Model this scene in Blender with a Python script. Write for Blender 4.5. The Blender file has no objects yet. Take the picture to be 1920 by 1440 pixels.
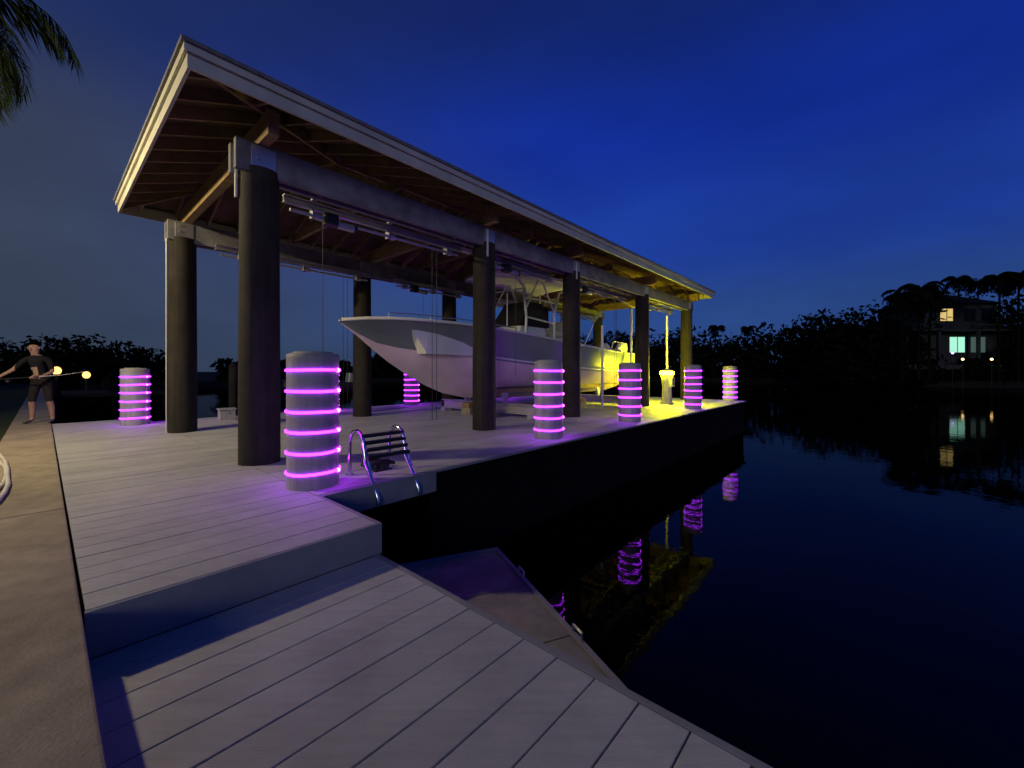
import bpy, bmesh, math, random
import numpy as np
from mathutils import Vector, Matrix
random.seed(3); np.random.seed(3)
S=bpy.context.scene
AX=Vector((-.749,.663,0)).normalized(); BX=Vector((.663,.749,0)).normalized()
def W(p): return AX*p[0]+BX*p[1]+Vector((0,0,p[2]))
def ident(p): return Vector(p)

# ---------------- materials
def mat(name,col,rough=.6,metal=0,var=.15,scale=4,bump=.0,bscale=40,island=0,spec=.5,stretch=None,blotch=0,streak=0):
    m=bpy.data.materials.new(name); m.use_nodes=True; nt=m.node_tree; N=nt.nodes; L=nt.links
    bs=N['Principled BSDF']; bs.inputs['Roughness'].default_value=rough; bs.inputs['Metallic'].default_value=metal
    bs.inputs['Specular IOR Level'].default_value=spec
    tc=N.new('ShaderNodeTexCoord'); mp=N.new('ShaderNodeMapping'); L.new(tc.outputs['Object'],mp.inputs[0])
    if stretch: mp.inputs['Rotation'].default_value=(0,0,stretch[3]); mp.inputs['Scale'].default_value=stretch[:3]
    no=N.new('ShaderNodeTexNoise'); no.inputs['Scale'].default_value=scale; no.inputs['Detail'].default_value=6
    L.new(mp.outputs[0],no.inputs['Vector'])
    mr=N.new('ShaderNodeMapRange'); mr.inputs[1].default_value=.25; mr.inputs[2].default_value=.75
    mr.inputs[3].default_value=1-var; mr.inputs[4].default_value=1+var; L.new(no.outputs['Fac'],mr.inputs[0])
    fac=mr.outputs[0]
    def mul(o,fac):
        mm=N.new('ShaderNodeMath'); mm.operation='MULTIPLY'; L.new(fac,mm.inputs[0]); L.new(o,mm.inputs[1]); return mm.outputs[0]
    if island:
        g=N.new('ShaderNodeNewGeometry'); m2=N.new('ShaderNodeMapRange'); L.new(g.outputs['Random Per Island'],m2.inputs[0])
        m2.inputs[3].default_value=1-island; m2.inputs[4].default_value=1+island; fac=mul(m2.outputs[0],fac)
    if blotch:
        n3=N.new('ShaderNodeTexNoise'); n3.inputs['Scale'].default_value=1.3; n3.inputs['Detail'].default_value=8; n3.inputs['Roughness'].default_value=.7
        L.new(tc.outputs['Object'],n3.inputs['Vector'])
        m3=N.new('ShaderNodeMapRange'); m3.inputs[1].default_value=.35; m3.inputs[2].default_value=.6; m3.inputs[3].default_value=1-blotch; m3.inputs[4].default_value=1
        L.new(n3.outputs['Fac'],m3.inputs[0]); fac=mul(m3.outputs[0],fac)
    if streak:
        mp4=N.new('ShaderNodeMapping'); mp4.inputs['Scale'].default_value=(9,9,.7); L.new(tc.outputs['Object'],mp4.inputs[0])
        n4=N.new('ShaderNodeTexNoise'); n4.inputs['Scale'].default_value=1.6; n4.inputs['Detail'].default_value=7; L.new(mp4.outputs[0],n4.inputs['Vector'])
        m4=N.new('ShaderNodeMapRange'); m4.inputs[1].default_value=.35; m4.inputs[2].default_value=.65; m4.inputs[3].default_value=1-streak; m4.inputs[4].default_value=1
        L.new(n4.outputs['Fac'],m4.inputs[0]); fac=mul(m4.outputs[0],fac)
    vm=N.new('ShaderNodeVectorMath'); vm.operation='SCALE'; vm.inputs[0].default_value=col[:3]; L.new(fac,vm.inputs['Scale'])
    L.new(vm.outputs[0],bs.inputs['Base Color'])
    if bump:
        n2=N.new('ShaderNodeTexNoise'); n2.inputs['Scale'].default_value=bscale; n2.inputs['Detail'].default_value=4; L.new(mp.outputs[0],n2.inputs['Vector'])
        b=N.new('ShaderNodeBump'); b.inputs['Strength'].default_value=bump; b.inputs['Distance'].default_value=.01; L.new(n2.outputs['Fac'],b.inputs['Height']); L.new(b.outputs[0],bs.inputs['Normal'])
    return m
def emis(name,col,s):
    m=bpy.data.materials.new(name); m.use_nodes=True; nt=m.node_tree; nt.nodes.clear()
    e=nt.nodes.new('ShaderNodeEmission'); e.inputs[0].default_value=(*col,1); e.inputs[1].default_value=s
    o=nt.nodes.new('ShaderNodeOutputMaterial'); nt.links.new(e.outputs[0],o.inputs[0]); return m
ang=math.atan2(BX.y,BX.x)
MD=mat('composite_deck',(.435,.44,.425),.62,var=.09,scale=3,bump=.35,bscale=18,island=.08,stretch=(1,9,1,-ang),blotch=.22)
MTRIM=mat('deck_trim',(.22,.225,.25),.65,var=.08,blotch=.2)
MDARK=mat('shade_black',(.008,.008,.009),.95,spec=.05)  # near-black colour carries the shade under the docks
MCONC=mat('concrete',(.34,.29,.20),.9,var=.22,scale=6,bump=.6,bscale=60,blotch=.35)
MGRASS=mat('grass_ground',(.03,.042,.018),.95,var=.4,scale=8,bump=1,bscale=30,spec=.1)
MBANK=mat('far_bank_wall',(.02,.02,.018),.95,var=.3,spec=.05)
MPILE=mat('pile_sleeve',(.042,.036,.029),.8,var=.2,scale=5,bump=.4,bscale=30,blotch=.3,spec=.2,streak=.3)
MPVC=mat('bollard_sleeve',(.37,.36,.36),.65,var=.1,scale=5,bump=.2,blotch=.22,streak=.22)
MBEAM=mat('weathered_beam',(.23,.23,.235),.8,var=.3,scale=4,bump=.5,bscale=25,blotch=.4)
MWOOD=mat('pine_rafter',(.24,.165,.08),.8,var=.3,scale=5,bump=.4,bscale=25,island=.25,spec=.3)
MPLY=mat('roof_sheathing',(.14,.095,.05),.85,var=.3,scale=2.5,bump=.3,blotch=.35,spec=.2)
MFASC=mat('roof_fascia',(.56,.55,.44),.55,var=.1,scale=2,blotch=.2)
MROOF=mat('roof_shingle',(.16,.16,.17),.85,var=.3,scale=10,bump=.5)
MALU=mat('aluminium',(.55,.55,.56),.42,metal=.8,var=.15)
MSTEEL=mat('stainless',(.7,.7,.72),.18,metal=1,var=.04)
MBLK=mat('black_plastic',(.015,.015,.018),.5)
MRUB=mat('black_canvas',(.006,.006,.008),.85)
MHULL=mat('hull_gelcoat_grey',(.20,.25,.22),.28,var=.05,scale=1.5)
MHB=mat('hull_bottom_paint',(.88,.70,.68),.6,var=.08,scale=2,blotch=.12)
MWHT=mat('white_gelcoat',(.72,.73,.65),.3,var=.04)
MVIN=mat('vinyl_seat',(.6,.6,.57),.5,var=.05)
MGLS=mat('tinted_acrylic',(.02,.025,.03),.08)
MLED=emis('purple_led',(.36,.0150,1.0),15)
MLEDH=emis('purple_led_connector',(.6,.04,1.0),26)
MYEL=emis('yellow_lamp_lens',(.95,.90,.0009),700)
MHOSE=mat('hose',(.6,.58,.5),.5)
MFLOAT=mat('float_deck',(.32,.31,.25),.85,var=.2,scale=5,bump=.5,bscale=50,blotch=.35,spec=.1)

# ---------------- mesh builder
class MB:
    def __init__(s,name,mats,T=W): s.n=name; s.m=mats; s.T=T; s.v=[]; s.f=[]; s.mi=[]; s.sm=[]
    def add(s,vs,fs,mi=0,smooth=False):
        o=len(s.v); s.v+= [tuple(v) for v in vs]; s.f+=[tuple(i+o for i in f) for f in fs]; s.mi+=[mi]*len(fs); s.sm+=[smooth]*len(fs)
    def box(s,x0,x1,y0,y1,z0,z1,mi=0):
        vs=[(x,y,z) for z in(z0,z1) for y in(y0,y1) for x in(x0,x1)]
        s.add(vs,[(0,1,3,2),(4,6,7,5),(0,4,5,1),(2,3,7,6),(0,2,6,4),(1,5,7,3)],mi)
    def frame(s,d):
        d=Vector(d).normalized(); up=Vector((0,0,1)) if abs(d.z)<.95 else Vector((1,0,0))
        r=d.cross(up).normalized(); u=r.cross(d).normalized(); return d,r,u
    def beam(s,p0,p1,w,h,mi=0):
        p0=Vector(p0);p1=Vector(p1); d,r,u=s.frame(p1-p0); vs=[]
        for p in(p0,p1):
            for i,j in((-1,-1),(1,-1),(1,1),(-1,1)): vs.append(p+r*(w/2*i)+u*(h/2*j))
        s.add(vs,[(0,1,2,3),(7,6,5,4),(0,4,5,1),(1,5,6,2),(2,6,7,3),(3,7,4,0)],mi)
    def tube(s,pts,r,n=10,mi=0,cap=True):
        pts=[Vector(p) for p in pts]; rs=r if isinstance(r,(list,tuple)) else [r]*len(pts)
        vs=[];fs=[]; prev=None
        for i,p in enumerate(pts):
            d=(pts[min(i+1,len(pts)-1)]-pts[max(i-1,0)]).normalized()
            if prev is None: _,rr,u=s.frame(d)
            else: rr=(prev-d*prev.dot(d)).normalized(); u=rr.cross(d)
            prev=rr
            for k in range(n):
                t=2*math.pi*k/n; vs.append(p+(rr*math.cos(t)+u*math.sin(t))*rs[i])
        for i in range(len(pts)-1):
            for k in range(n):
                k2=(k+1)%n; fs.append((i*n+k,i*n+k2,(i+1)*n+k2,(i+1)*n+k))
        s.add(vs,fs,mi,True)
        if cap:
            o=(len(pts)-1)*n; s.add(vs[:n],[tuple(range(n))],mi); s.add(vs[o:],[tuple(range(n))],mi)
    def ring(s,c,R,r,n=40,m=8,mi=0,wob=0,sd=0):
        vs=[];fs=[]
        for i in range(n):
            t=2*math.pi*i/n; wz=wob*math.sin(t+sd)+wob*.5*math.sin(3*t+sd*2)
            for j in range(m):
                q=2*math.pi*j/m; rr=R+r*math.cos(q); vs.append((c[0]+rr*math.cos(t),c[1]+rr*math.sin(t),c[2]+wz+r*math.sin(q)))
        for i in range(n):
            for j in range(m): fs.append((i*m+j,((i+1)%n)*m+j,((i+1)%n)*m+(j+1)%m,i*m+(j+1)%m))
        s.add(vs,fs,mi,True)
    def ball(s,c,r,n=12,m=8,mi=0,sc=(1,1,1)):
        vs=[];fs=[]
        for i in range(m+1):
            ph=math.pi*i/m
            for j in range(n):
                t=2*math.pi*j/n; vs.append((c[0]+r*sc[0]*math.sin(ph)*math.cos(t),c[1]+r*sc[1]*math.sin(ph)*math.sin(t),c[2]+r*sc[2]*math.cos(ph)))
        for i in range(m):
            for j in range(n): fs.append((i*n+j,i*n+(j+1)%n,(i+1)*n+(j+1)%n,(i+1)*n+j))
        s.add(vs,fs,mi,True)
    def done(s,parent=None,bevel=0,norm=True):
        me=bpy.data.meshes.new(s.n); me.from_pydata([tuple(s.T(v)) for v in s.v],[],s.f); 
        for m in s.m: me.materials.append(m)
        me.polygons.foreach_set('material_index',s.mi); me.polygons.foreach_set('use_smooth',s.sm)
        if norm:
            bm=bmesh.new(); bm.from_mesh(me); bmesh.ops.recalc_face_normals(bm,faces=bm.faces); bm.to_mesh(me); bm.free()
        ob=bpy.data.objects.new(s.n,me); S.collection.objects.link(ob)
        if bevel:
            b=ob.modifiers.new('bevel','BEVEL'); b.width=bevel; b.segments=2; b.limit_method='ANGLE'; b.angle_limit=math.radians(50)
        if parent: ob.parent=parent
        return ob
def empty(name):
    e=bpy.data.objects.new(name,None); S.collection.objects.link(e); return e

# ---------------- camera
cam=bpy.data.cameras.new('camera'); co=bpy.data.objects.new('camera',cam); S.collection.objects.link(co)
co.location=(0,0,1.3); co.rotation_euler=(math.radians(90),0,0); cam.lens=36*779/1920; cam.sensor_width=36
cam.shift_y=-24/1920; cam.clip_end=3000; cam.clip_start=.05; S.camera=co
S.view_settings.view_transform='Standard'; S.view_settings.look='None'; S.view_settings.exposure=0

# ---------------- sky
w=bpy.data.worlds.new('World'); S.world=w; w.use_nodes=True; nt=w.node_tree; N=nt.nodes; L=nt.links
bg=N['Background']
tc=N.new('ShaderNodeTexCoord'); sp=N.new('ShaderNodeSeparateXYZ'); L.new(tc.outputs['Generated'],sp.inputs[0])
def ramp(stops):
    r=N.new('ShaderNodeValToRGB'); r.color_ramp.interpolation='EASE'
    el=r.color_ramp.elements
    el[0].position=stops[0][0]; el[0].color=(*stops[0][1],1); el[1].position=stops[-1][0]; el[1].color=(*stops[-1][1],1)
    for p,c in stops[1:-1]:
        e=el.new(p); e.color=(*c,1)
    L.new(sp.outputs['Z'],r.inputs[0]); return r
RR=ramp([(0,(.026,.058,.16)),(.12,(.022,.062,.23)),(.28,(.012,.046,.32)),(.48,(.006,.027,.29)),(.66,(.006,.018,.14)),(.95,(.003,.010,.07))])
RL=ramp([(0,(.034,.050,.085)),(.15,(.042,.058,.098)),(.35,(.042,.056,.095)),(.55,(.014,.027,.09)),(.9,(.003,.010,.06))])
mr=N.new('ShaderNodeMapRange'); mr.interpolation_type='SMOOTHSTEP'; mr.inputs[1].default_value=-.85; mr.inputs[2].default_value=.15
L.new(sp.outputs['X'],mr.inputs[0])
mx=N.new('ShaderNodeMix'); mx.data_type='RGBA'; L.new(mr.outputs[0],mx.inputs[0]); L.new(RL.outputs[0],mx.inputs[6]); L.new(RR.outputs[0],mx.inputs[7])
cl=N.new('ShaderNodeTexNoise'); cl.inputs['Scale'].default_value=2.2; cl.inputs['Detail'].default_value=4
mpc=N.new('ShaderNodeMapping'); mpc.inputs['Scale'].default_value=(1,1,2.6); L.new(tc.outputs['Generated'],mpc.inputs[0]); L.new(mpc.outputs[0],cl.inputs['Vector'])
mc=N.new('ShaderNodeMapRange'); mc.inputs[1].default_value=.3; mc.inputs[2].default_value=.7; mc.inputs[3].default_value=.84; mc.inputs[4].default_value=1.16
L.new(cl.outputs['Fac'],mc.inputs[0])
vs=N.new('ShaderNodeVectorMath'); vs.operation='SCALE'; L.new(mx.outputs[2],vs.inputs[0]); L.new(mc.outputs[0],vs.inputs['Scale'])
L.new(vs.outputs[0],bg.inputs[0]); bg.inputs[1].default_value=1.0

# ---------------- water
wm=bpy.data.materials.new('water'); wm.use_nodes=True; nt2=wm.node_tree; nt2.nodes.clear(); A_=nt2.nodes.new
o=A_('ShaderNodeOutputMaterial'); mixs=A_('ShaderNodeMixShader'); df=A_('ShaderNodeBsdfDiffuse'); gl=A_('ShaderNodeBsdfGlossy'); fr=A_('ShaderNodeFresnel'); fm=A_('ShaderNodeMath')
df.inputs[0].default_value=(.0008,.0010,.0012,1); gl.inputs['Roughness'].default_value=.015; gl.inputs[0].default_value=(1,1,1,1); fr.inputs[0].default_value=1.33
fm.operation='MULTIPLY'; fm.inputs[1].default_value=.40
t=A_('ShaderNodeTexCoord'); n=A_('ShaderNodeTexNoise'); n.inputs['Scale'].default_value=2.2; n.inputs['Detail'].default_value=4
bp=A_('ShaderNodeBump'); bp.inputs['Strength'].default_value=.10; bp.inputs['Distance'].default_value=.03
k_=nt2.links.new
k_(t.outputs['Object'],n.inputs['Vector']); k_(n.outputs['Fac'],bp.inputs['Height']); k_(bp.outputs[0],gl.inputs['Normal'])
k_(fr.outputs[0],fm.inputs[0]); k_(fm.outputs[0],mixs.inputs[0]); k_(df.outputs[0],mixs.inputs[1]); k_(gl.outputs[0],mixs.inputs[2]); k_(mixs.outputs[0],o.inputs[0])
q=MB('water',[wm],ident); q.add([(-1500,-1500,-1.37),(1500,-1500,-1.37),(1500,1500,-1.37),(-1500,1500,-1.37)],[(0,1,2,3)]); q.done(norm=False)

# ---------------- ground
g=MB('ground',[MGRASS,MBANK],ident)
def PW(a,b,z): return tuple(W((a,b,z)))
near=[PW(-120,-.52,-.02),PW(68,-.52,-.02),PW(68,-400,-.02),PW(-120,-400,-.02)]
g.add(near,[(0,1,2,3)])
shore=[(-300,60),(-90,64),(-50,50),(-46,66),(-38,88),(-10,118),(30,114),(52,96),(70,70),(100,55),(150,30),(400,-60)]
top=[(x,y,-.35) for x,y in shore]; bot=[(x,y,-2.5) for x,y in shore]; far=[(x*6-100,y*3+900,-.35) for x,y in shore]
n=len(shore); vs_=top+bot+far; fs=[]; mi=[]
g.add(vs_,[(i,i+1,n+i+1,n+i) for i in range(n-1)],1); g.add(vs_,[(i,i+1,2*n+i+1,2*n+i) for i in range(n-1)],1)
g.done()

sw=MB('seawall',[MCONC]); 
for i in range(-6,14):
    sw.box(i*4.8+.01+1,i*4.8+4.79+1,-.52,.14,-.35,0)
sw.box(-28,68,-.35,.06,-3,-.35); sw.done(bevel=.012)

# ---------------- docks
dk=MB('boardwalk_dock',[MD,MTRIM,MDARK])
P=.235; G=.009; rj=random.Random(9)
a=3.235
while a<15.2:
    dk.box(a+G/2 if a>3.3 else a,a+P-G/2,.155,1.893+rj.uniform(-.003,.003),-.03,rj.uniform(-.0015,.0015)); a+=P
a0=4.42; a=a0; r=random.Random(1)
while a<13.9:
    b0=1.903; 
    e=3.0+r.choice([0,1.6,3.2])
    while b0<20.45:
        b1=min(b0+e,20.45); 
        if 20.45-b1<.5: b1=20.45
        dk.box(a+G/2,a+P-G/2,b0,b1-.004,-.03,rj.uniform(-.0015,.0015)); b0=b1; e=4.9
    a+=P
aend=a
dk.box(4.35,4.418,1.86,3.42,-.27,-.003,1)
dk.box(4.37,4.418,3.424,20.52,-.036,-.003,1)
dk.box(4.42,aend,20.452,20.52,-.06,-.003,1)
dk.box(aend+.002,aend+.06,1.9,20.52,-.32,-.003,1)
dk.box(3.22,4.35,1.898,1.935,-.3,-.003,1)
dk.box(3.205,3.232,.15,1.935,-.262,-.004,1)
dk.box(3.24,15.2,.17,1.885,-.3,-.036,2)  # solid dark fill under the boards, in place of shaded joist space
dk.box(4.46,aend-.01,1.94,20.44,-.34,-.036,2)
dk.box(15.28,15.33,.15,1.93,-.3,-.003,1)
# added near-black boards that stand in for the shade under the dock
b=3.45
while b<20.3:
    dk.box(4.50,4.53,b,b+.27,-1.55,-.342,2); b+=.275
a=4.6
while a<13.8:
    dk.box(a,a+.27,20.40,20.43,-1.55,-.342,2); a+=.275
dk.done(bevel=.003)
ld=MB('lower_dock',[MD,MTRIM,MDARK])
a=3.20-.006
while a>-3.5:
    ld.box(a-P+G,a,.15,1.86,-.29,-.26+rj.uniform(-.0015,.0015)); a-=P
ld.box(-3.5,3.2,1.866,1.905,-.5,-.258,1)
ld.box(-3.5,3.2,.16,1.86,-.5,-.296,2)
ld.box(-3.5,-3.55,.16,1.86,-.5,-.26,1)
ld.done(bevel=.003)
dp=MB('dock_pilings',[MDARK])
for aa in(-2.5,0,2.6): dp.tube([(aa,1.6,-3),(aa,1.6,-.51)],.14,16)
for aa in(5.6,9,13.3):
    for bb in(2.6,6,10,14,18.5,20): dp.tube([(aa,bb,-3),(aa,bb,-.345)],.14,16)
dp.done()

# ---------------- floating platform
fd=MB('floating_platform',[MFLOAT,MTRIM,MALU],ident)
c1=Vector((-.176,5.48,0)); d1=Vector((.391,-.92,0)).normalized(); d2=Vector((-.92,-.391,0)).normalized()
def fp(u,v,z): p=c1+d1*u+d2*v; return (p.x,p.y,z)
def fbox(u0,u1,v0,v1,z0,z1,mi):
    vs=[fp(u,v,z) for z in(z0,z1) for v in(v0,v1) for u in(u0,u1)]
    fd.add(vs,[(0,1,3,2),(4,6,7,5),(0,4,5,1),(2,3,7,6),(0,2,6,4),(1,5,7,3)],mi)
for i in range(4): fbox(i*.95+.006,i*.95+.944,.05,1.45,-1.4,-1.06,0)
fbox(0,3.8,0,.046,-1.3,-1.035,1); fbox(-.05,-.003,0,1.5,-1.3,-1.035,1)
for u in(.7,1.9,3): 
    fd.tube([fp(u,.02,-1.03),fp(u,.02,-.97),fp(u+.14,.02,-.97),fp(u+.14,.02,-1.03)],.012,8,2)
fd.done(bevel=.01)

# ---------------- bollards with led
PB=[2.06,6.58,10.12,15.0,19.8]
cx=Vector((AX.x,BX.x,0)).normalized()
def bollard(a,b,h,r=.275):
    e=empty('lighted_piling')
    m=MB('sleeve',[MPVC]); m.tube([(a,b,-.034),(a,b,h-.05),(a,b,h-.012),(a,b,h)],[r,r,r,r-.025],48)
    m.tube([(a,b,h-.0),(a,b,h+.02),(a,b,h+.025)],[r-.06,r-.07,.01],32); m.done(e)
    m=MB('pile',[MDARK]); m.tube([(a,b,-3),(a,b,-.036)],r-.06,20); m.done(e)
    m=MB('led_rope',[MLED,MLEDH])
    for i in range(6):
        z=.17+i*(h-.36)/5+rj.uniform(-.006,.006)
        m.ring((a,b,z),r+.004,.014,48,8,0,.004,rj.uniform(0,6))
        m.ball((a+cx.x*(r+.012),b+cx.y*(r+.012),z),.023,10,8,1)
    m.done(e)
    m=MB('cord',[MPVC]); m.tube([(a+cx.x*(r+.006),b+cx.y*(r+.006),.02),(a+cx.x*(r+.006),b+cx.y*(r+.006),h-.15)],.006,6); m.done(e)
for b_ in PB: bollard(4.87,b_,1.50)
for b_ in (1.5,6.3,9.5,15,19.6): bollard(13.62,b_,1.36)

# ---------------- boathouse
bh=empty('boathouse')
AF,AB=6.65,11.25
bF=[2.06,6.57,10.1,14.85,19.6]; bB=[2.0,6.15,9.4,14.8,19.6]
m=MB('piles',[MPILE])
for b_ in bF: m.tube([(AF,b_,-3),(AF,b_,1),(AF,b_,4.14)],[.262,.262,.245],40)
for b_ in bB: m.tube([(AB,b_,-3),(AB,b_,1),(AB,b_,4.14)],[.255,.255,.24],40)
m.done(bh)
m=MB('beams',[MBEAM,MWOOD,MALU])
for A_,bs_ in((AF,bF),(AB,bB)):
    for s in(-.12,.12): m.box(A_+s-.05,A_+s+.05,1.72,20.0,4.06,4.47)
    for b_ in bs_: 
        m.box(A_-.069,A_+.069,b_-.13,b_+.13,3.95,4.465)
        for s in(-1,1):
            m.box(A_+s*.175-.006,A_+s*.175+.006,b_-.16,b_+.16,3.9,4.44,2)
            for zz in(4.0,4.12,4.26,4.38): m.tube([(A_+s*.175,b_-.08,zz),(A_+s*.2,b_-.08,zz)],.018,6,2)
for b_ in (2.06,6.4,9.8,14.8,19.6):
    m.box(6.1,11.8,b_-.07,b_+.07,4.475,4.80,1)
m.done(bh,bevel=.006)
m=MB('conduits',[MWHT])
m.box(AF+.02,AF+.07,1.765,1.79,3.72,4.45); m.box(AF-.27,AF-.25,6.40,6.44,3.8,4.4); m.box(AF-.27,AF-.25,9.95,9.99,3.9,4.4)
m.tube([(AB+.02,1.73,.02),(AB+.02,1.73,4.1)],.012,8); m.done(bh)
# roof hip
a0,a1,b0,b1=5.67,12.12,1.02,20.45; ac=(a0+a1)/2; hw=(a1-a0)/2; ze=4.95; zr=ze+1.15; rb0=b0+hw; rb1=b1-hw
def hip(dz,inset=0):
    return [(a0+inset,b0+inset,ze+dz),(a1-inset,b0+inset,ze+dz),(a1-inset,b1-inset,ze+dz),(a0+inset,b1-inset,ze+dz),(ac,rb0,zr+dz),(ac,rb1,zr+dz)]
HF=[(0,1,4),(1,2,5,4),(2,3,5),(3,0,4,5)]
m=MB('roof_covering',[MROOF]); m.add(hip(.0),HF); m.done(bh,norm=False)
m=MB('roof_sheathing',[MPLY]); m.add(hip(-.03,.02),HF); m.done(bh,norm=False)
m=MB('fascia',[MFASC,MROOF])
def per(i0,i1,z0,z1,mi):
    A0,A1,B0,B1=a0+i0,a1-i0,b0+i0,b1-i0; t=i1-i0
    m.box(A0,A0+t,B0,B1,z0,z1,mi); m.box(A1-t,A1,B0,B1,z0,z1,mi)
    m.box(A0+t,A1-t,B0,B0+t,z0,z1,mi); m.box(A0+t,A1-t,B1-t,B1,z0,z1,mi)
per(-.03,.03,ze-.05,ze-.005,1)
per(.0,.03,ze-.14,ze-.052,0)
per(.035,.075,ze-.30,ze-.075,0)
m.done(bh,bevel=.004)
m=MB('rafters',[MWOOD])
k=1.15/hw
def zs(d): return ze+d*k
dz=-.13
b=b0+.4
while b<b1-.2:
    d=min(b-b0,b1-b,hw)
    for s,e in((a0,1),(a1,-1)):
        m.beam((s+e*.08,b,zs(.08)+dz),(s+e*(d-.01),b,zs(d)+dz),.045,.17)
    b+=.6
a=a0+.45
while a<a1-.3:
    d=min(a-a0,a1-a)
    m.beam((a,b0+.08,zs(.08)+dz),(a,b0+d-.01,zs(d)+dz),.045,.17); m.beam((a,b1-.08,zs(.08)+dz),(a,b1-d+.01,zs(d)+dz),.045,.17)
    a+=.6
for s,e in((a0,1),(a1,-1)):
    m.beam((s+e*.08,b0+.08,zs(.08)+dz-.02),(ac,rb0,zr+dz-.02),.06,.22); m.beam((s+e*.08,b1-.08,zs(.08)+dz-.02),(ac,rb1,zr+dz-.02),.06,.22)
m.beam((ac,rb0,zr+dz-.02),(ac,rb1,zr+dz-.02),.06,.25)
for b_ in(4.3,8.1,12.3,17):
    m.box(6.5,11.4,b_-.045,b_+.045,4.62,4.80)
    m.beam((7.2,b_,4.8),(ac,b_,5.7),.05,.14); m.beam((10.7,b_,4.8),(ac,b_,5.7),.05,.14)
m.box(8.3,8.4,2.2,19.5,4.81,4.9); 
m.done(bh)
m=MB('light_fixture',[MWHT]); m.box(8.05,8.2,6.2,7.5,4.40,4.5); m.tube([(8.12,6.4,4.5),(8.12,6.4,4.66)],.02,8); m.tube([(8.12,7.3,4.5),(8.12,7.3,4.66)],.02,8); m.done(bh,bevel=.01)

# ---------------- boat lift machinery
bl=empty('boat_lift')
m=MB('hoist_machinery',[MALU,MBLK])
for A_,s in((AF+.36,1),(AB-.36,-1)):
    for (s0,s1) in((2.5,6.2),(6.95,9.75),(10.6,14.3),(15.3,18.9)):
        m.box(A_-.05,A_+.05,s0,s1,3.96,3.98); m.box(A_-.006,A_+.006,s0,s1,3.98,4.06); m.box(A_-.05,A_+.05,s0,s1,4.06,4.08)
        m.tube([(A_,s0+.1,3.87),(A_,s1-.1,3.87)],.028,12)
        for t in(.12,.5,.88):
            bb=s0+(s1-s0)*t; m.box(A_-.06,A_+.06,bb-.015,bb+.015,3.82,3.96); m.tube([(A_,bb+.03,3.87),(A_,bb+.15,3.87)],.06,14)
            m.box(A_-s*.3,A_-s*.04,bb-.04,bb+.04,4.085,4.12)
        bb=s0+.75; m.box(A_-.1,A_+.1,bb-.1,bb+.1,3.78,3.96,1); m.tube([(A_-.02,bb+.11,3.82),(A_-.02,bb+.40,3.82)],.065,16,0)
        m.tube([(A_-.02,bb+.41,3.82),(A_-.02,bb+.45,3.82)],.072,16,1)
m.done(bl,bevel=.004)
m=MB('cables',[MBLK])
for A_ in(AF+.36,AB-.36):
    for bb in(5.4,5.52,13.4,13.52): m.tube([(A_,bb,3.85),(A_,bb,.28)],.006,6)
    for bb in(3.1,8.0): m.tube([(A_-.05,bb,3.8),(A_-.05,bb,1.2)],.005,6)
m.done(bl)
m=MB('cradle',[MALU,MWOOD,MBLK])
for bb in(8.9,14.2):
    m.box(7.0,10.9,bb-.12,bb+.12,.10,.13); m.box(7.0,10.9,bb-.01,bb+.01,.13,.35); m.box(7.0,10.9,bb-.12,bb+.12,.35,.38)
    for aa in(7.1,10.8): m.box(aa-.1,aa+.1,bb-.15,bb+.15,.0,.1); 
for aa,z in((8.15,.86),(9.75,.86)):
    m.box(aa-.05,aa+.05,8.0,15.6,z-.18,z-.06,1)
    m.box(aa-.06,aa+.06,7.95,15.65,z-.06,z-.03,2)
    for bb in(8.9,14.2): m.box(aa-.04,aa+.04,bb-.1,bb+.1,.38,z-.18)
m.done(bl,bevel=.004)
m=MB('keel_blocks',[MWOOD,MCONC])
for bb,aa in((8.3,8.3),(8.6,9.3),(9.6,7.9),(11.2,8.1),(12.6,8.0)):
    m.box(aa-.2,aa+.2,bb-.2,bb+.2,.002,.2,1); m.box(aa-.15,aa+.15,bb-.2,bb+.2,.203,.36,0)
m.done(bl,bevel=.01)
m=MB('guide_poles',[MWHT])
for aa,bb,z0,z1 in((7.30,15.3,.38,3.75),(10.6,15.3,.38,3.75),(6.95,18.05,0,3.72),(7.28,13.0,.0,2.9)):
    m.tube([(aa,bb,z0),(aa,bb,z1)],.045,12)
m.done(bl)

# ---------------- boat
bt=empty('center_console_boat'); AC=8.95
st=[(4.38,2.36,.015,2.38,.04,2.44),(4.75,2.12,.05,2.16,.50,2.47),(5.17,1.80,.16,1.96,.82,2.48),(5.6,1.50,.36,1.86,1.02,2.48),(6.05,1.24,.58,1.80,1.18,2.47),(6.65,.93,.84,1.74,1.31,2.46),
(7.25,.70,1.03,1.68,1.40,2.44),(8.0,.55,1.16,1.61,1.46,2.41),(8.8,.48,1.25,1.54,1.49,2.37),(10,.46,1.33,1.45,1.5,2.30),(11.5,.46,1.35,1.37,1.5,2.21),(13,.46,1.36,1.30,1.49,2.12),(14.6,.47,1.35,1.25,1.46,2.04),(16.2,.48,1.32,1.22,1.42,2.0)]
m=MB('hull',[MHULL,MHB,MWHT,MBLK])
def sec(s):
    b,kz,cw,cz,sw,sz=s; pts=[(0,kz),(cw*.45,kz+(cz-kz)*.30),(cw*.8,kz+(cz-kz)*.62),(cw,cz),(cw+.03,cz+.02)]
    for t in(.25,.5,.75): pts.append((cw+.03+(sw-cw-.03)*(t**1.5),cz+.02+(sz-cz-.02)*t))
    pts.append((sw,sz)); return pts
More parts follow.
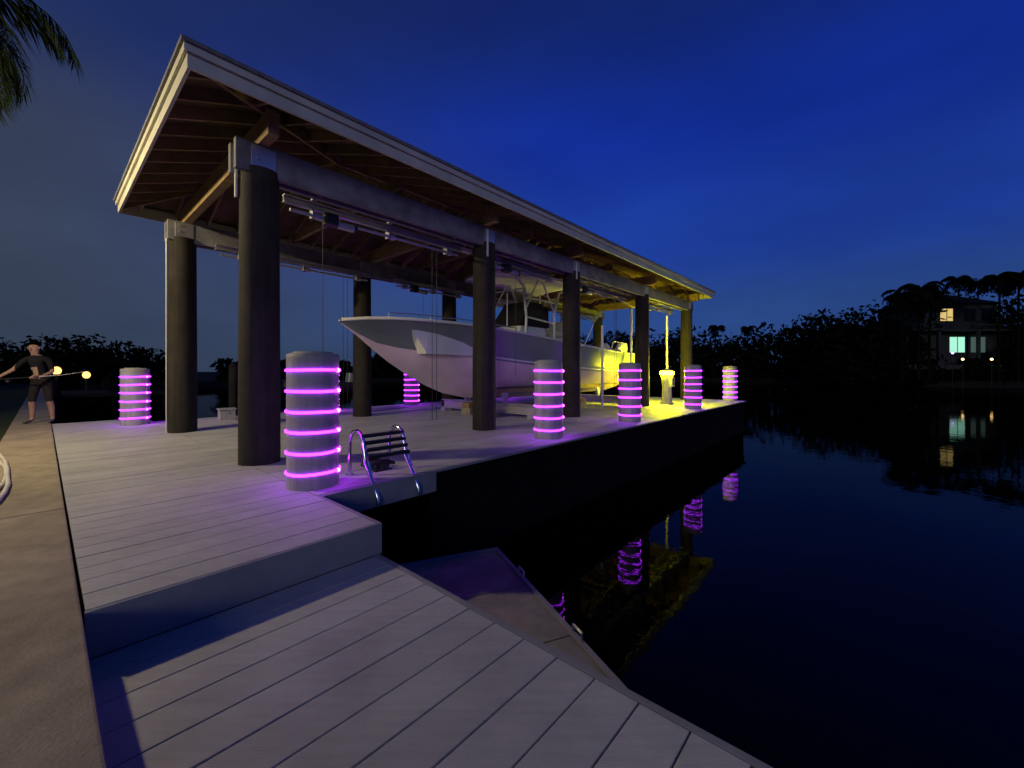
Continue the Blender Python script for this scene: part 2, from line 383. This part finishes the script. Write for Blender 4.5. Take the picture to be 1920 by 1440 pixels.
for sd in(-1,1):
    vs_=[];n=9
    for s in st: vs_+=[(AC+sd*p[0],s[0],p[1]) for p in sec(s)]
    fb=[];fh=[]
    for i in range(len(st)-1):
        for j in range(n-1):
            f=(i*n+j,i*n+j+1,(i+1)*n+j+1,(i+1)*n+j); (fb if j<3 else fh).append(f)
    m.add(vs_,fb,1,True); m.add(vs_,fh,0,True)
    vs2=[]
    for s in st:
        sw_=s[4]; iw=max(sw_-.28,.005) if s[0]>5.3 else .005; fz=s[5]-(.75 if s[0]>6 else .03); 
        vs2+=[(AC+sd*sw_,s[0],s[5]),(AC+sd*(sw_-.03 if sw_>.06 else sw_*.6),s[0],s[5]+.04),(AC+sd*iw,s[0],s[5]+.05),(AC+sd*iw,s[0],fz),(AC,s[0],fz)]
    m.add(vs2,[(i*5+j,i*5+j+1,(i+1)*5+j+1,(i+1)*5+j) for i in range(len(st)-1) for j in range(4)],2,False)
    m.tube([(AC+sd*(s[4]+.012),s[0],s[5]-.01) for s in st],.024,8,2)
    vs3=[]
    for s in st[6:]:
        b,kz,cw,cz,sw_,sz=s
        for t in(.03,.09):
            vs3.append((AC+sd*(cw+.037+(sw_-cw-.03)*(t**1.5)),b,cz+.02+(sz-cz-.02)*t))
    m.add(vs3,[(2*i,2*i+1,2*i+3,2*i+2) for i in range(len(st)-7)],2,True)
s=st[-1]; ps=sec(s); loop=[(AC+p[0],s[0],p[1]) for p in ps]+[(AC-p[0],s[0],p[1]) for p in reversed(ps[1:])]
m.add(loop,[tuple(range(len(loop)))],0)
m.add([(AC+x,s[0]-.01,z) for x,z in((-1.4,2.0),(1.4,2.0),(1.4,1.25),(-1.4,1.25))],[(0,1,2,3)],2)
m.done(bt)
m=MB('console',[MWHT,MRUB,MGLS,MVIN])
FZ=1.5
def taper(b0,b1,b0t,b1t,w0,w1,z0,z1,mi):
    vs=[(AC-w0,b0,z0),(AC+w0,b0,z0),(AC+w0,b1,z0),(AC-w0,b1,z0),(AC-w1,b0t,z1),(AC+w1,b0t,z1),(AC+w1,b1t,z1),(AC-w1,b1t,z1)]
    m.add(vs,[(0,1,2,3),(4,7,6,5),(0,4,5,1),(1,5,6,2),(2,6,7,3),(3,7,4,0)],mi)
taper(9.5,11.3,9.9,11.2,.62,.55,FZ,2.75,0)
taper(9.75,11.35,10.3,11.1,.64,.5,2.755,3.55,1)
taper(8.6,9.45,8.7,9.45,.5,.45,FZ,2.25,3)
taper(12.0,12.75,12.05,12.7,.62,.62,FZ,2.5,0); taper(12.0,12.8,12.05,12.75,.65,.6,2.505,2.7,3); taper(12.7,12.85,12.75,12.9,.62,.6,2.7,3.15,3)
taper(15.3,15.9,15.35,15.9,1.0,.95,1.35,2.2,3)
m.done(bt,bevel=.05)
m=MB('hardtop',[MWHT,MALU])
vs_=[];fs=[]
nu,nv=8,10
for lay,(zz,ins) in enumerate(((4.16,0),(4.27,.03))):
    for i in range(nv+1):
        for j in range(nu+1):
            u=j/nu*2-1; v=i/nv; bb=8.95+3.7*v; wd=1.12*(1-.12*(2*v-1)**4)-ins
            cr=.10*(1-u*u)+.05*(1-(2*v-1)**2)
            vs_.append((AC+u*wd,bb,zz+cr))
k1=(nu+1)*(nv+1)
for lay in(0,1):
    for i in range(nv):
        for j in range(nu):
            o=lay*k1+i*(nu+1)+j; fs.append((o,o+1,o+nu+2,o+nu+1))
bd=[j for j in range(nu+1)]+[i*(nu+1)+nu for i in range(1,nv+1)]+[nv*(nu+1)+j for j in range(nu-1,-1,-1)]+[i*(nu+1) for i in range(nv-1,0,-1)]
for i in range(len(bd)):
    p,q_=bd[i],bd[(i+1)%len(bd)]; fs.append((p,q_,q_+k1,p+k1))
m.add(vs_,fs,0,True)
for sd in(-1,1):
    X=AC+sd*.7
    m.tube([(X,9.9,FZ),(X,10.0,3.0),(X+sd*.05,9.8,3.9),(X+sd*.1,9.3,4.22)],.042,10,0)
    m.tube([(X,11.5,FZ),(X,11.45,3.2),(X+sd*.05,11.7,3.95),(X+sd*.1,12.3,4.22)],.042,10,0)
    m.tube([(X,11.5,2.9),(X+.0,10.0,3.0)],.03,8,0); m.tube([(X,11.45,3.6),(X,10.0,3.6)],.03,8,0)
    m.tube([(X,10.0,3.3),(X,10.6,4.24)],.03,8,0); m.tube([(X,11.45,3.3),(X,10.8,4.24)],.03,8,0)
    m.tube([(X,12.4,2.5),(X,12.5,3.3),(X,12.5,4.24)],.034,8,0)
    m.tube([(AC+sd*1.05,9.9,4.2),(AC+sd*1.25,13,4.45),(AC+sd*1.35,16.3,3.9)],[.02,.014,.007],8,0)
    for i in range(3): m.tube([(AC+sd*(.2+.25*i),12.6,4.3),(AC+sd*(.2+.25*i),12.75,4.6)],.03,8,1)
for xx in(-.72,.72):
    m.tube([(AC+xx,9.93,3.0),(AC+xx,9.93,3.9)],.015,8,1)
m.tube([(AC-.7,9.95,3.9),(AC+.7,9.95,3.9)],.025,8,0)
m.done(bt)
m=MB('rails_and_rods',[MSTEEL,MWHT])
for sd in(-1,1):
    pts=[(AC+sd*(s[4]-.15),s[0],s[5]+.13) for s in st[2:9]]; m.tube(pts,.014,8)
    for p in pts[::2]: m.tube([p,(p[0],p[1],p[2]-.12)],.011,6)
    m.tube([(AC+sd*1.3,14.3,2.05),(AC+sd*1.3,14.5,2.45),(AC+sd*1.3,15.6,2.4),(AC+sd*1.25,15.8,2.0)],.02,8,1)
m.tube([(AC-1.25,8.5,2.4),(AC-1.25,8.5,3.45)],[.02,.008],8,1)
m.tube([(AC-1.0,12.8,2.1),(AC-1.1,13.6,3.3)],[.02,.006],8,1)
m.done(bt)
def outboard(x):
    m=MB('outboard_motor',[MWHT,MBLK,MALU])
    m.ball((AC+x,16.95,2.25),.35,18,12,0,(.62,1.15,.95)); m.box(AC+x-.15,AC+x+.15,16.22,16.6,1.4,2.05,1)
    m.tube([(AC+x,16.9,2.0),(AC+x,16.95,1.5),(AC+x,17.0,.8)],[.2,.14,.09],14,0)
    m.box(AC+x-.2,AC+x+.2,16.8,17.3,1.0,1.03,0); m.tube([(AC+x,16.75,.78),(AC+x,17.1,.76),(AC+x,17.3,.78)],[.02,.1,.06],12,0)
    m.box(AC+x-.015,AC+x+.015,16.85,17.1,.5,.75,0)
    for k in range(3):
        t=k*2.094; m.add([(AC+x,17.28,.78),(AC+x+.2*math.cos(t),17.3,.78+.2*math.sin(t)),(AC+x+.2*math.cos(t+.7),17.36,.78+.2*math.sin(t+.7))],[(0,1,2)],2)
    m.done(bt,bevel=.01)
outboard(-.42); outboard(.42)

# ---------------- power pedestal with yellow lamp
pe=empty('dock_power_pedestal'); pa,pb=6.3,16.35
m=MB('body',[MPVC,MBLK,MALU])
m.box(pa-.2,pa+.2,pb-.2,pb+.2,0.002,.08); m.tube([(pa,pb,.08),(pa,pb,.7),(pa,pb,.9),(pa,pb,1.14)],[.2,.17,.2,.22],20,0)
m.box(pa-.26,pa-.13,pb-.14,pb+.14,.70,1.06,0)
for zz in(.8,.97): m.tube([(pa-.27,pb,zz),(pa-.24,pb,zz)],.05,14,1)
m.tube([(pa,pb,1.31),(pa,pb,1.34),(pa,pb,1.40)],[.22,.2,.05],24,0)
m.done(pe)
m=MB('lamp_lens',[MYEL]); m.tube([(pa,pb,1.145),(pa,pb,1.19),(pa,pb,1.27),(pa,pb,1.305)],[.2,.27,.27,.2],24); m.done(pe)

# ---------------- ladder
la=empty('dock_ladder'); DB=-.07
m=MB('rails',[MSTEEL])
for bb in(2.62+DB,3.18+DB):
    pts=[(4.98,bb,0.0),(4.97,bb,.35)]
    for k in range(9):
        t=math.pi*k/8; pts.append((4.80+.17*math.cos(t)-.0,bb,.40+.17*math.sin(t)))
    pts+= [(4.58,bb,.2),(4.40,bb,-.02),(4.31,bb,-.16),(4.31,bb,-.24)]
    m.tube(pts,.024,12)
    m.tube([(4.98,bb,.0),(4.98,bb,.012)],.05,14)
    m.tube([(4.50,bb+.03,.08),(4.62,bb+.03,.30),(4.70,bb+.03,.50)],.017,10)
m.done(la)
m=MB('treads',[MBLK,MSTEEL])
for i in range(4):
    t=i/3; a_=4.56+.13*t; z=.27+.24*t
    m.beam((a_,2.62+DB,z),(a_,3.20+DB,z),.085,.038,0)
m.done(la,bevel=.006)
m=MB('dock_cleat',[MBLK])
m.tube([(5.0,2.78,.07),(4.96,2.9,.1),(4.92,3.02,.1),(4.88,3.14,.07)],[.02,.035,.035,.02],10)
m.tube([(4.96,2.9,.0),(4.96,2.9,.09)],.03,8); m.tube([(4.92,3.02,0),(4.92,3.02,.09)],.03,8)
m.box(4.85,5.02,2.82,3.08,.002,.02); m.done(bevel=.004)
m=MB('coiled_rope',[MBLK])
pts=[(5.15+.14*math.cos(t*.7)*(1-.01*t),2.95+.14*math.sin(t*.7)*(1-.01*t),.02+.0035*t) for t in range(0,45)]
m.tube(pts,.016,8); m.done()
m=MB('dock_box',[MPVC,MALU]); m.box(13.0,13.25,3.1,3.45,.002,.26); m.box(12.98,13.27,3.08,3.47,.265,.31); m.box(12.97,12.985,3.25,3.3,.18,.25,1); m.done(bevel=.015)

m=MB('garden_hose',[MHOSE],ident)
P0=[(-9.6,7.2),(-8.6,6.85),(-7.85,6.37),(-7.2,5.9),(-6.62,5.45),(-6.1,5.02),(-5.70,4.70),(-5.35,4.38),(-5.02,4.05),(-4.85,3.7),(-5.0,3.3),(-5.6,3.1)]
m.tube([(x,y,.022) for x,y in P0],.021,10)
m.tube([(x-.1,y+.02-.06*math.sin(i),.022) for i,(x,y) in enumerate(P0)],.02,10)
m.done()

# ---------------- vegetation
def leafmat(name,c,tr=0):
    return mat(name,c,.95,var=.45,scale=.8,island=.4,spec=.0)
MLFD=leafmat('foliage_dark',(.008,.010,.006)); MTR=mat('bark',(.05,.04,.03),.9,var=.3,bump=.6,spec=.1)
MPALM=leafmat('palm_leaf',(.020,.030,.014))
def leafcloud(name,clumps,per,size,mtl,seed):
    rg=np.random.RandomState(seed); C=np.repeat(np.array(clumps),per,axis=0); n=len(C)
    d=rg.normal(size=(n,3)); d/=np.linalg.norm(d,axis=1)[:,None]; rr=rg.uniform(.35,1.08,(n,1))**.6
    p=C[:,:3]+d*rr*C[:,3:]
    u=rg.normal(size=(n,3)); u/=np.linalg.norm(u,axis=1)[:,None]; v=np.cross(u,rg.normal(size=(n,3))); v/=np.linalg.norm(v,axis=1)[:,None]
    s=size*rg.uniform(.5,1.4,(n,1))
    V=np.stack([p-u*s,p+v*s*.5,p+u*s,p-v*s*.5],1).reshape(-1,3)
    me=bpy.data.meshes.new(name); me.from_pydata(V.tolist(),[],[(4*i,4*i+1,4*i+2,4*i+3) for i in range(n)]); me.materials.append(mtl)
    ob=bpy.data.objects.new(name,me); S.collection.objects.link(ob); return ob
rg=random.Random(5)
def lerp(a,b,t): return a+(b-a)*t
cl_=[]
def hedge(path,hfun,step,depth=6,per=3):
    for i in range(len(path)-1):
        (x0,y0),(x1,y1)=path[i],path[i+1]; Ln=math.hypot(x1-x0,y1-y0); k=int(Ln/step)+1
        for j in range(k):
            t=j/k; x,y=lerp(x0,x1,t),lerp(y0,y1,t); h=hfun(x,y)*rg.uniform(.75,1.12)
            for q_ in range(per):
                r_=rg.uniform(.16,.3)*h; ox,oy=rg.uniform(-2,2),rg.uniform(0,depth)
                zz=rg.uniform(.2,1)*h-r_*.8
                cl_.append((x+ox,y+oy,zz-.4,r_*1.5,r_*1.5,r_))
            cl_.append((x,y+2,h*.25,3,3,h*.4))
            cl_.append((x,y+1,h*.05,2.5,1.5,h*.2))
def hf(x,y):
    px=960+779*x/max(y,1)
    tgt=np.interp(px,[100,220,300,450,600,900,1100,1300,1330,1500,1650,1750,1900,2200],[45,48,50,22,20,45,70,88,92,92,90,105,150,170])
    return tgt*y/779+1.6
hedge([(-46,67),(-38,90),(-10,121),(30,117),(52,99),(68,80)],hf,2.3,5,5)
leafcloud('far_tree_line',cl_,95,.6,MLFD,1)
cl_=[]; hedge([(62,86),(80,91),(98,88)],lambda x,y:17 if x>78 else 14,2.4,5,7)
hedge([(98,88),(125,60),(170,45)],lambda x,y:19,2.6,5,6)
hedge([(84.5,68),(92,66),(104,62)],lambda x,y:15 if x>87 else 8,2.0,3,6)
hedge([(58,76),(63,72),(70,71)],lambda x,y:9.5+ (x-58)*.25,1.8,3,6)
hedge([(66,69.5),(74,69),(84,68.5)],lambda x,y:3.4,1.4,1,3)
leafcloud('right_bank_trees',cl_,95,.55,MLFD,2)
cl_=[]; 
def hl(x,y): return 3.8+ (y/50)*1.8
hedge([(-68,36),(-60,42),(-56,47),(-50,58)],hl,1.3,4,6)
hedge([(-36,16),(-40,24),(-46,32),(-54,38)],lambda x,y:3.2,1.3,2,5)
leafcloud('left_bank_shrubs',cl_,95,.35,MLFD,4)

def palm(name,x,y,z0,h,nf,fl,nl,lw,seed,droop=1.0,mtl=MPALM,lean=(0,0)):
    r=random.Random(seed); e=empty(name)
    m=MB('trunk',[MTR if mtl is MPALM else MLFD],ident); pts=[];rs=[]
    for i in range(9):
        t=i/8; pts.append((x+lean[0]*t*t,y+lean[1]*t*t,z0+h*t)); rs.append(lerp(.2,.12,t)*(1.25 if i==0 else 1))
    m.tube(pts,rs,10); m.done(e)
    cx,cy,cz=pts[-1]; m=MB('fronds',[mtl],ident)
    for k in range(nf):
        th=2*math.pi*k/nf+r.uniform(-.25,.25)
        el=r.uniform(-.25,1.15); L_=fl*r.uniform(.8,1.1)
        d=Vector((math.cos(th),math.sin(th),0)); P_=[];p=Vector((cx,cy,cz)); e_=el; ns=14
        for i in range(ns+1):
            P_.append(p.copy()); p=p+(d*math.cos(e_)+Vector((0,0,math.sin(e_))))*(L_/ns); e_-=droop*(.10+.09*i/ns)
        m.tube(P_,[.035*(1-i/(ns+1))*fl/3+.004 for i in range(ns+1)],5)
        sd=d.cross(Vector((0,0,1)))
        for i in range(nl):
            t=.08+.9*i/nl; f=t*ns; i0=int(f); q0=P_[i0].lerp(P_[min(i0+1,ns)],f-i0); tg=(P_[min(i0+1,ns)]-P_[i0]).normalized()
            ll=fl*.30*math.sin(math.pi*(t*.85+.1))**.7*r.uniform(.85,1.1)
            for s in(-1,1):
                dr=(sd*s*.8+tg*.55+Vector((0,0,-.15-.5*r.random()*droop))).normalized(); tip=q0+dr*ll+Vector((0,0,-ll*.2*droop)); mid=q0+dr*ll*.5
                wv=tg*lw
                m.add([q0,mid+wv,tip,mid-wv],[(0,1,2,3)])
    m.done(e,norm=False); return e
for i,(px,D,ytop) in enumerate([(1690,67,538),(1722,68,528),(1742,67,548),(1795,86,514),(1832,84,520),(1872,66,508),(1908,64,500),(1340,100,606),(1400,104,606),(1590,98,602),(1640,92,600),(1480,104,608)]):
    X=(px-960)/779*D; zt=1.3+(696-ytop)*D/779
    palm('palm_tree',X,D,-.3,zt+.3-1.2,18,3.6 if px>1660 else 2.6,14,.2,20+i,1.2,MLFD,(.5,.2))
palm('palm_tree',-11.9,7.6,0,8.9,22,3.1,50,.03,77,1.15,MPALM,(.3,.3))

# ---------------- mansion on the right bank
MST=mat('stucco',(.045,.048,.050),.95,var=.2,scale=1,spec=.05); MTILE=mat('roof_tile',(.012,.011,.011),.9,var=.3,spec=.05)
MWIN=mat('dark_glass',(.01,.012,.016),.4,spec=.1); WA=emis('warm_window',(1,.72,.25),.75); WC=emis('cool_window',(.45,1,.75),.95); WD=emis('dim_window',(.35,.6,.5),.16)
ho=empty('waterfront_house'); Y0=73
m=MB('walls',[MST],ident); m.box(68,92,Y0,Y0+12,-.3,8.2); m.box(74,87,Y0+1.5,Y0+11,8.2,13.4); m.box(67.2,92.6,Y0-2.2,Y0+.01,8.2,8.5); m.box(67.2,92.6,Y0-2.2,Y0-2.05,9.2,9.35)
for i in range(44): m.box(67.3+i*.58,67.38+i*.58,Y0-2.16,Y0-2.09,8.5,9.2)
for xx in(67.5,73,79.8,86,92.2): m.box(xx-.2,xx+.2,Y0-2.1,Y0-1.7,2.4,8.2)
m.box(66,94,Y0-4,Y0-.002,1.6,2.4)
m.done(ho)
m=MB('roof',[MTILE],ident)
def hiproof(x0,x1,y0,y1,z,hh,o=.8):
    x0-=o;x1+=o;y0-=o;y1+=o; w_=(y1-y0)/2; m.add([(x0,y0,z),(x1,y0,z),(x1,y1,z),(x0,y1,z),(x0+w_,(y0+y1)/2,z+hh),(x1-w_,(y0+y1)/2,z+hh)],[(0,1,5,4),(1,2,5),(2,3,4,5),(3,0,4),(0,3,2,1)])
hiproof(74,87,Y0+1.5,Y0+11,13.4,2.6); hiproof(88,92,Y0+1,Y0+11,8.5,1.6,.4)
m.done(ho)
m=MB('windows',[MWIN,WA,WC,WD,MST],ident)
def win(x0,x1,z0,z1,mi,y):
    m.box(x0,x1,y-.05,y-.01,z0,z1,mi); m.box(x0-.12,x1+.12,y-.09,y-.052,z1,z1+.14,4); m.box(x0-.12,x1+.12,y-.12,y-.052,z0-.14,z0,4)
    m.box((x0+x1)/2-.05,(x0+x1)/2+.05,y-.09,y-.052,z0,z1,4)
win(76.8,79.0,10.3,12.5,1,Y0+1.5); win(75,76,10.3,12.5,0,Y0+1.5); win(81,83,10.3,12.5,0,Y0+1.5); win(84.2,86,10.3,12.5,0,Y0+1.5)
win(76.9,79.5,4.6,7.3,2,Y0); win(80.6,83.1,4.6,7.3,3,Y0); win(69.5,72,4.6,7.3,0,Y0); win(87.5,90.5,4.6,7.3,0,Y0)
m.done(ho)
WL=emis('garden_lamp_warm',(1,.62,.2),7); WP=emis('garden_lamp_violet',(.55,.3,1),5)
for X,z,mt in((70.0,4.2,WP),(71.6,3.2,WL),(76.2,3.2,WL),(82.2,3.1,WL)):
    y_=Y0-7.0
    e=empty('garden_lamp'); m=MB('post',[MBLK],ident); m.tube([(X,y_,-2.4),(X,y_,z-.15)],.05,8); m.tube([(X,y_,z+.16),(X,y_,z+.24)],[.2,.03],10); m.done(e)
    m=MB('globe',[mt],ident); m.ball((X,y_,z),.17,12,8); m.done(e)

# ---------------- neighbouring dock on the left with lamps
nd=MB('neighbour_dock',[MBANK,MDARK]); nd.box(38,46,.2,6,-.35,-.15)
for aa in(38.3,42,45.7):
    for bb in(.6,3.2,5.8): nd.tube([(aa,bb,-2.5),(aa,bb,.7)],.16,12,1)
nd.done()
LAN=emis('lantern_glow',(1,.42,.09),4.5)
for (x_,y_,r_) in((106,695,.26),(162,703,.22)):
    D=30.; X=(x_-960)/779*D; z=1.3-(y_-696)*D/779
    e=empty('lantern_post'); m=MB('post',[MBLK],ident); m.tube([(X,D,-2.5),(X,D,z-.2)],.06,8); m.tube([(X,D,z+.28),(X,D,z+.4)],[.3,.04],8); m.tube([(X,D,z-.3),(X,D,z-.24)],.16,8); m.done(e)
    m=MB('lantern',[LAN],ident); m.ball((X,D,z),r_,12,8,0,(1,1,1.1)); m.done(e)
m=MB('mooring_pilings',[MPILE])
for aa,bb in((17,5.2),(17,9.5),(20,5.2),(20,9.5),(18.5,12.6)): m.tube([(aa,bb,-3),(aa,bb,1.5)],.15,14); m.tube([(aa,bb,1.5),(aa,bb,1.65)],[.17,.02],14)
m.done()
e=empty('runabout_boat'); m=MB('hull',[MBLK,MGLS,MHULL])
stn=[(5.6,.9,.03),(6.2,.92,.55),(7,.9,.85),(8.2,.82,.95),(9.3,.78,.9)]
for sd in(-1,1):
    v=[]
    for bb,z,w_ in stn: v+=[(18.4,bb+.1,.1 if bb>5.8 else .7),(18.4+sd*w_*.75,bb,.35 if bb>5.8 else .75),(18.4+sd*w_,bb,z),(18.4+sd*w_*.7,bb,z+.03),(18.4,bb,z-.02)]
    m.add(v,[(i*5+j,i*5+j+1,i*5+j+6,i*5+j+5) for i in range(4) for j in range(4)],0,True)
m.add([(17.6,7.1,.9),(19.2,7.1,.9),(19.0,7.5,1.4),(17.8,7.5,1.4)],[(0,1,2,3)],1)
m.tube([(18.4,9.4,.6),(18.4,9.5,1.2)],[.2,.22],12,2); m.box(18.0,18.8,8,8.5,.8,1.25,2)
m.box(17.9,18.9,7.5,7.6,-1.3,.12,0); m.box(17.9,18.9,8.7,8.8,-1.3,.12,0)
m.done(e)

# ---------------- street lamp (outside the frame, lights the walkway)
sl=empty('street_lamp'); lx,ly,lz=-9.2,4.75,5.1
m=MB('pole',[MALU],ident); m.tube([(lx-1.2,ly,0),(lx-1.2,ly,4.8),(lx-1.1,ly,5.2),(lx-.7,ly,5.32),(lx-.25,ly,5.3)],[.08,.06,.05,.04,.04],12)
m.box(lx-.35,lx+.25,ly-.14,ly+.14,5.24,5.34); m.tube([(lx-1.2,ly,0),(lx-1.2,ly,.1)],.15,12); m.done(sl)
L_=bpy.data.lights.new('street_lamp_bulb','POINT'); L_.energy=1250; L_.color=(1,.80,.45); L_.shadow_soft_size=.15
lo=bpy.data.objects.new('bulb',L_); lo.location=(lx,ly,lz); S.collection.objects.link(lo); lo.parent=sl
sn=bpy.data.lights.new('rear_fill','SUN'); sn.energy=.36; sn.angle=math.radians(14); sn.color=(1,.94,.88)  # added soft fill from behind the camera, no visible source
so=bpy.data.objects.new('rear_fill',sn); S.collection.objects.link(so)
dirv=Vector((.10,.95,-.25)); so.rotation_euler=dirv.to_track_quat('-Z','Y').to_euler()

# ---------------- person
def person():
    D=10.44; X0=(78-960)/779*D; Y0_=D; k=1.09
    J={};E=[];R={}
    def j(n,x,y,z,r,par=None):
        J[n]=(x,y,z);R[n]=r
        if par: E.append((par,n))
    j('pel',0,0,1.0,.16); j('wai',-.02,0,1.12,.145,'pel'); j('che',-.06,-.01,1.34,.17,'wai'); j('shc',-.08,0,1.47,.13,'che'); j('nek',-.10,-.01,1.57,.062,'shc'); j('hd0',-.115,-.02,1.66,.085,'nek'); j('hd1',-.125,-.02,1.74,.105,'hd0'); j('hd2',-.13,-.01,1.80,.085,'hd1')
    for s,n in((-1,'l'),(1,'r')):
        j('hip'+n,s*.10,0,.93,.105,'pel'); j('kn'+n,s*.15,-.03,.52,.066,'hip'+n); j('cf'+n,s*.165,.02,.36,.062,'kn'+n); j('an'+n,s*.18,.03,.09,.04,'cf'+n); j('ft'+n,s*.20,-.06,.045,.042,'an'+n); j('to'+n,s*.22,-.18,.035,.032,'ft'+n)
    j('shl',-.28,0,1.46,.068,'shc'); j('ell',-.44,-.08,1.22,.045,'shl'); j('wrl',-.60,-.22,1.06,.03,'ell'); j('pal',-.65,-.27,1.02,.032,'wrl')
    j('shr',.12,0,1.46,.068,'shc'); j('elr',.22,-.05,1.18,.045,'shr'); j('wrr',.16,-.27,1.08,.03,'elr'); j('par',.12,-.33,1.07,.032,'wrr')
    for n,b,d in(('l',(-.65,-.27,1.02),(-.05,-.05,-.04)),('r',(.12,-.33,1.07),(-.05,-.055,0))):
        for i in range(4):
            o=(i-1.5)*.019; x,y,z=b[0]+d[0]*.5+o*.3,b[1]+d[1]*.5+o*.3,b[2]+d[2]*.5+o
            ln=[.8,.95,.9,.7][i]
            j(f'f{n}{i}a',x,y,z,.011,'pa'+n); j(f'f{n}{i}b',x+d[0]*ln,y+d[1]*ln,z+d[2]*ln,.009,f'f{n}{i}a'); j(f'f{n}{i}c',x+d[0]*1.5*ln,y+d[1]*1.3*ln,z+d[2]*1.5*ln-.018,.008,f'f{n}{i}b')
        j(f't{n}a',b[0]+.012,b[1]-.025,b[2]+.03,.011,'pa'+n); j(f't{n}b',b[0]-.008,b[1]-.05,b[2]+.045,.009,f't{n}a')
    names=list(J); me=bpy.data.meshes.new('p'); me.from_pydata([J[n] for n in names],[(names.index(a),names.index(b)) for a,b in E],[])
    ob=bpy.data.objects.new('p',me); S.collection.objects.link(ob); md=ob.modifiers.new('s','SKIN'); md.use_smooth_shade=True
    for i,n in enumerate(names):
        sv=me.skin_vertices[0].data[i]; r=R[n]; sv.radius=(r,r*.72 if n in('pel','wai','che','shc') else r); sv.use_root=(n=='pel')
    sb=ob.modifiers.new('u','SUBSURF'); sb.levels=2; sb.render_levels=2
    bpy.context.view_layer.update(); dg=bpy.context.evaluated_depsgraph_get(); m2=bpy.data.meshes.new_from_object(ob.evaluated_get(dg)); bpy.data.objects.remove(ob)
    skin=mat('skin',(.36,.22,.15),.6,var=.05); shirt=mat('shirt_fabric',(.015,.015,.018),.9,spec=.1); sh=mat('shorts_fabric',(.025,.022,.02),.9,spec=.1); shoe=mat('shoe',(.10,.09,.08),.7); hair=mat('hair',(.05,.035,.02),.8)
    m2.materials.clear()
    for q_ in(skin,shirt,sh,shoe,hair): m2.materials.append(q_)
    for p in m2.polygons:
        c=p.center; x,y,z=c; mi=0; p.use_smooth=True
        if z<.085: mi=3
        elif z<.50: mi=0
        elif z<1.04 and abs(x)<.3 and not(y<-.2): mi=2
        elif z<1.555:
            mi=1
            if x<-.40 or y<-.12 and z<1.3 or (x>.19 and z<1.24): mi=0
        else:
            mi=4 if (z>1.80 or (z>1.70 and y>.02)) else 0
        p.material_index=mi
    root=empty('standing_person'); b=bpy.data.objects.new('body',m2); S.collection.objects.link(b); b.parent=root
    f=MB('face_features',[skin,MBLK,MWHT,mat('lips',(.3,.12,.1),.5)],ident); hx,hy=-.125,-.02
    f.ball((hx,hy-.105,1.715),.016,8,6,0,(.8,1.2,1.3)); 
    for s in(-1,1):
        f.ball((hx+s*.036,hy-.088,1.74),.013,8,6,2); f.ball((hx+s*.036,hy-.098,1.74),.006,8,6,1); f.ball((hx+s*.1,hy,1.725),.026,8,6,0,(.4,.8,1.2)); f.ball((hx+s*.036,hy-.095,1.765),.016,8,6,1,(1.2,.4,.25))
    f.ball((hx,hy-.092,1.675),.02,8,6,3,(1.2,.4,.35)); f.done(root)
    f=MB('fishing_rod',[MBLK,MWHT],ident); h0=Vector((-.68,-.305,1.0)); h1=Vector((.09,-.375,1.065)); dd=(h1-h0)
    f.tube([h0-dd*.12,h1+dd*.1],.014,8,0); f.tube([h1+dd*.1,h1+dd*.6,h1+dd*1.2+Vector((0,0,.04))],[.008,.005,.003],8,1); f.tube([h0+dd*.4+Vector((0,-.03,-.05)),h0+dd*.4+Vector((0,.03,-.05))],.03,12,0); f.done(root)
    root.location=(X0,Y0_,0.0); root.scale=(k,k,k); root.rotation_euler=(0,0,math.radians(20))
person()
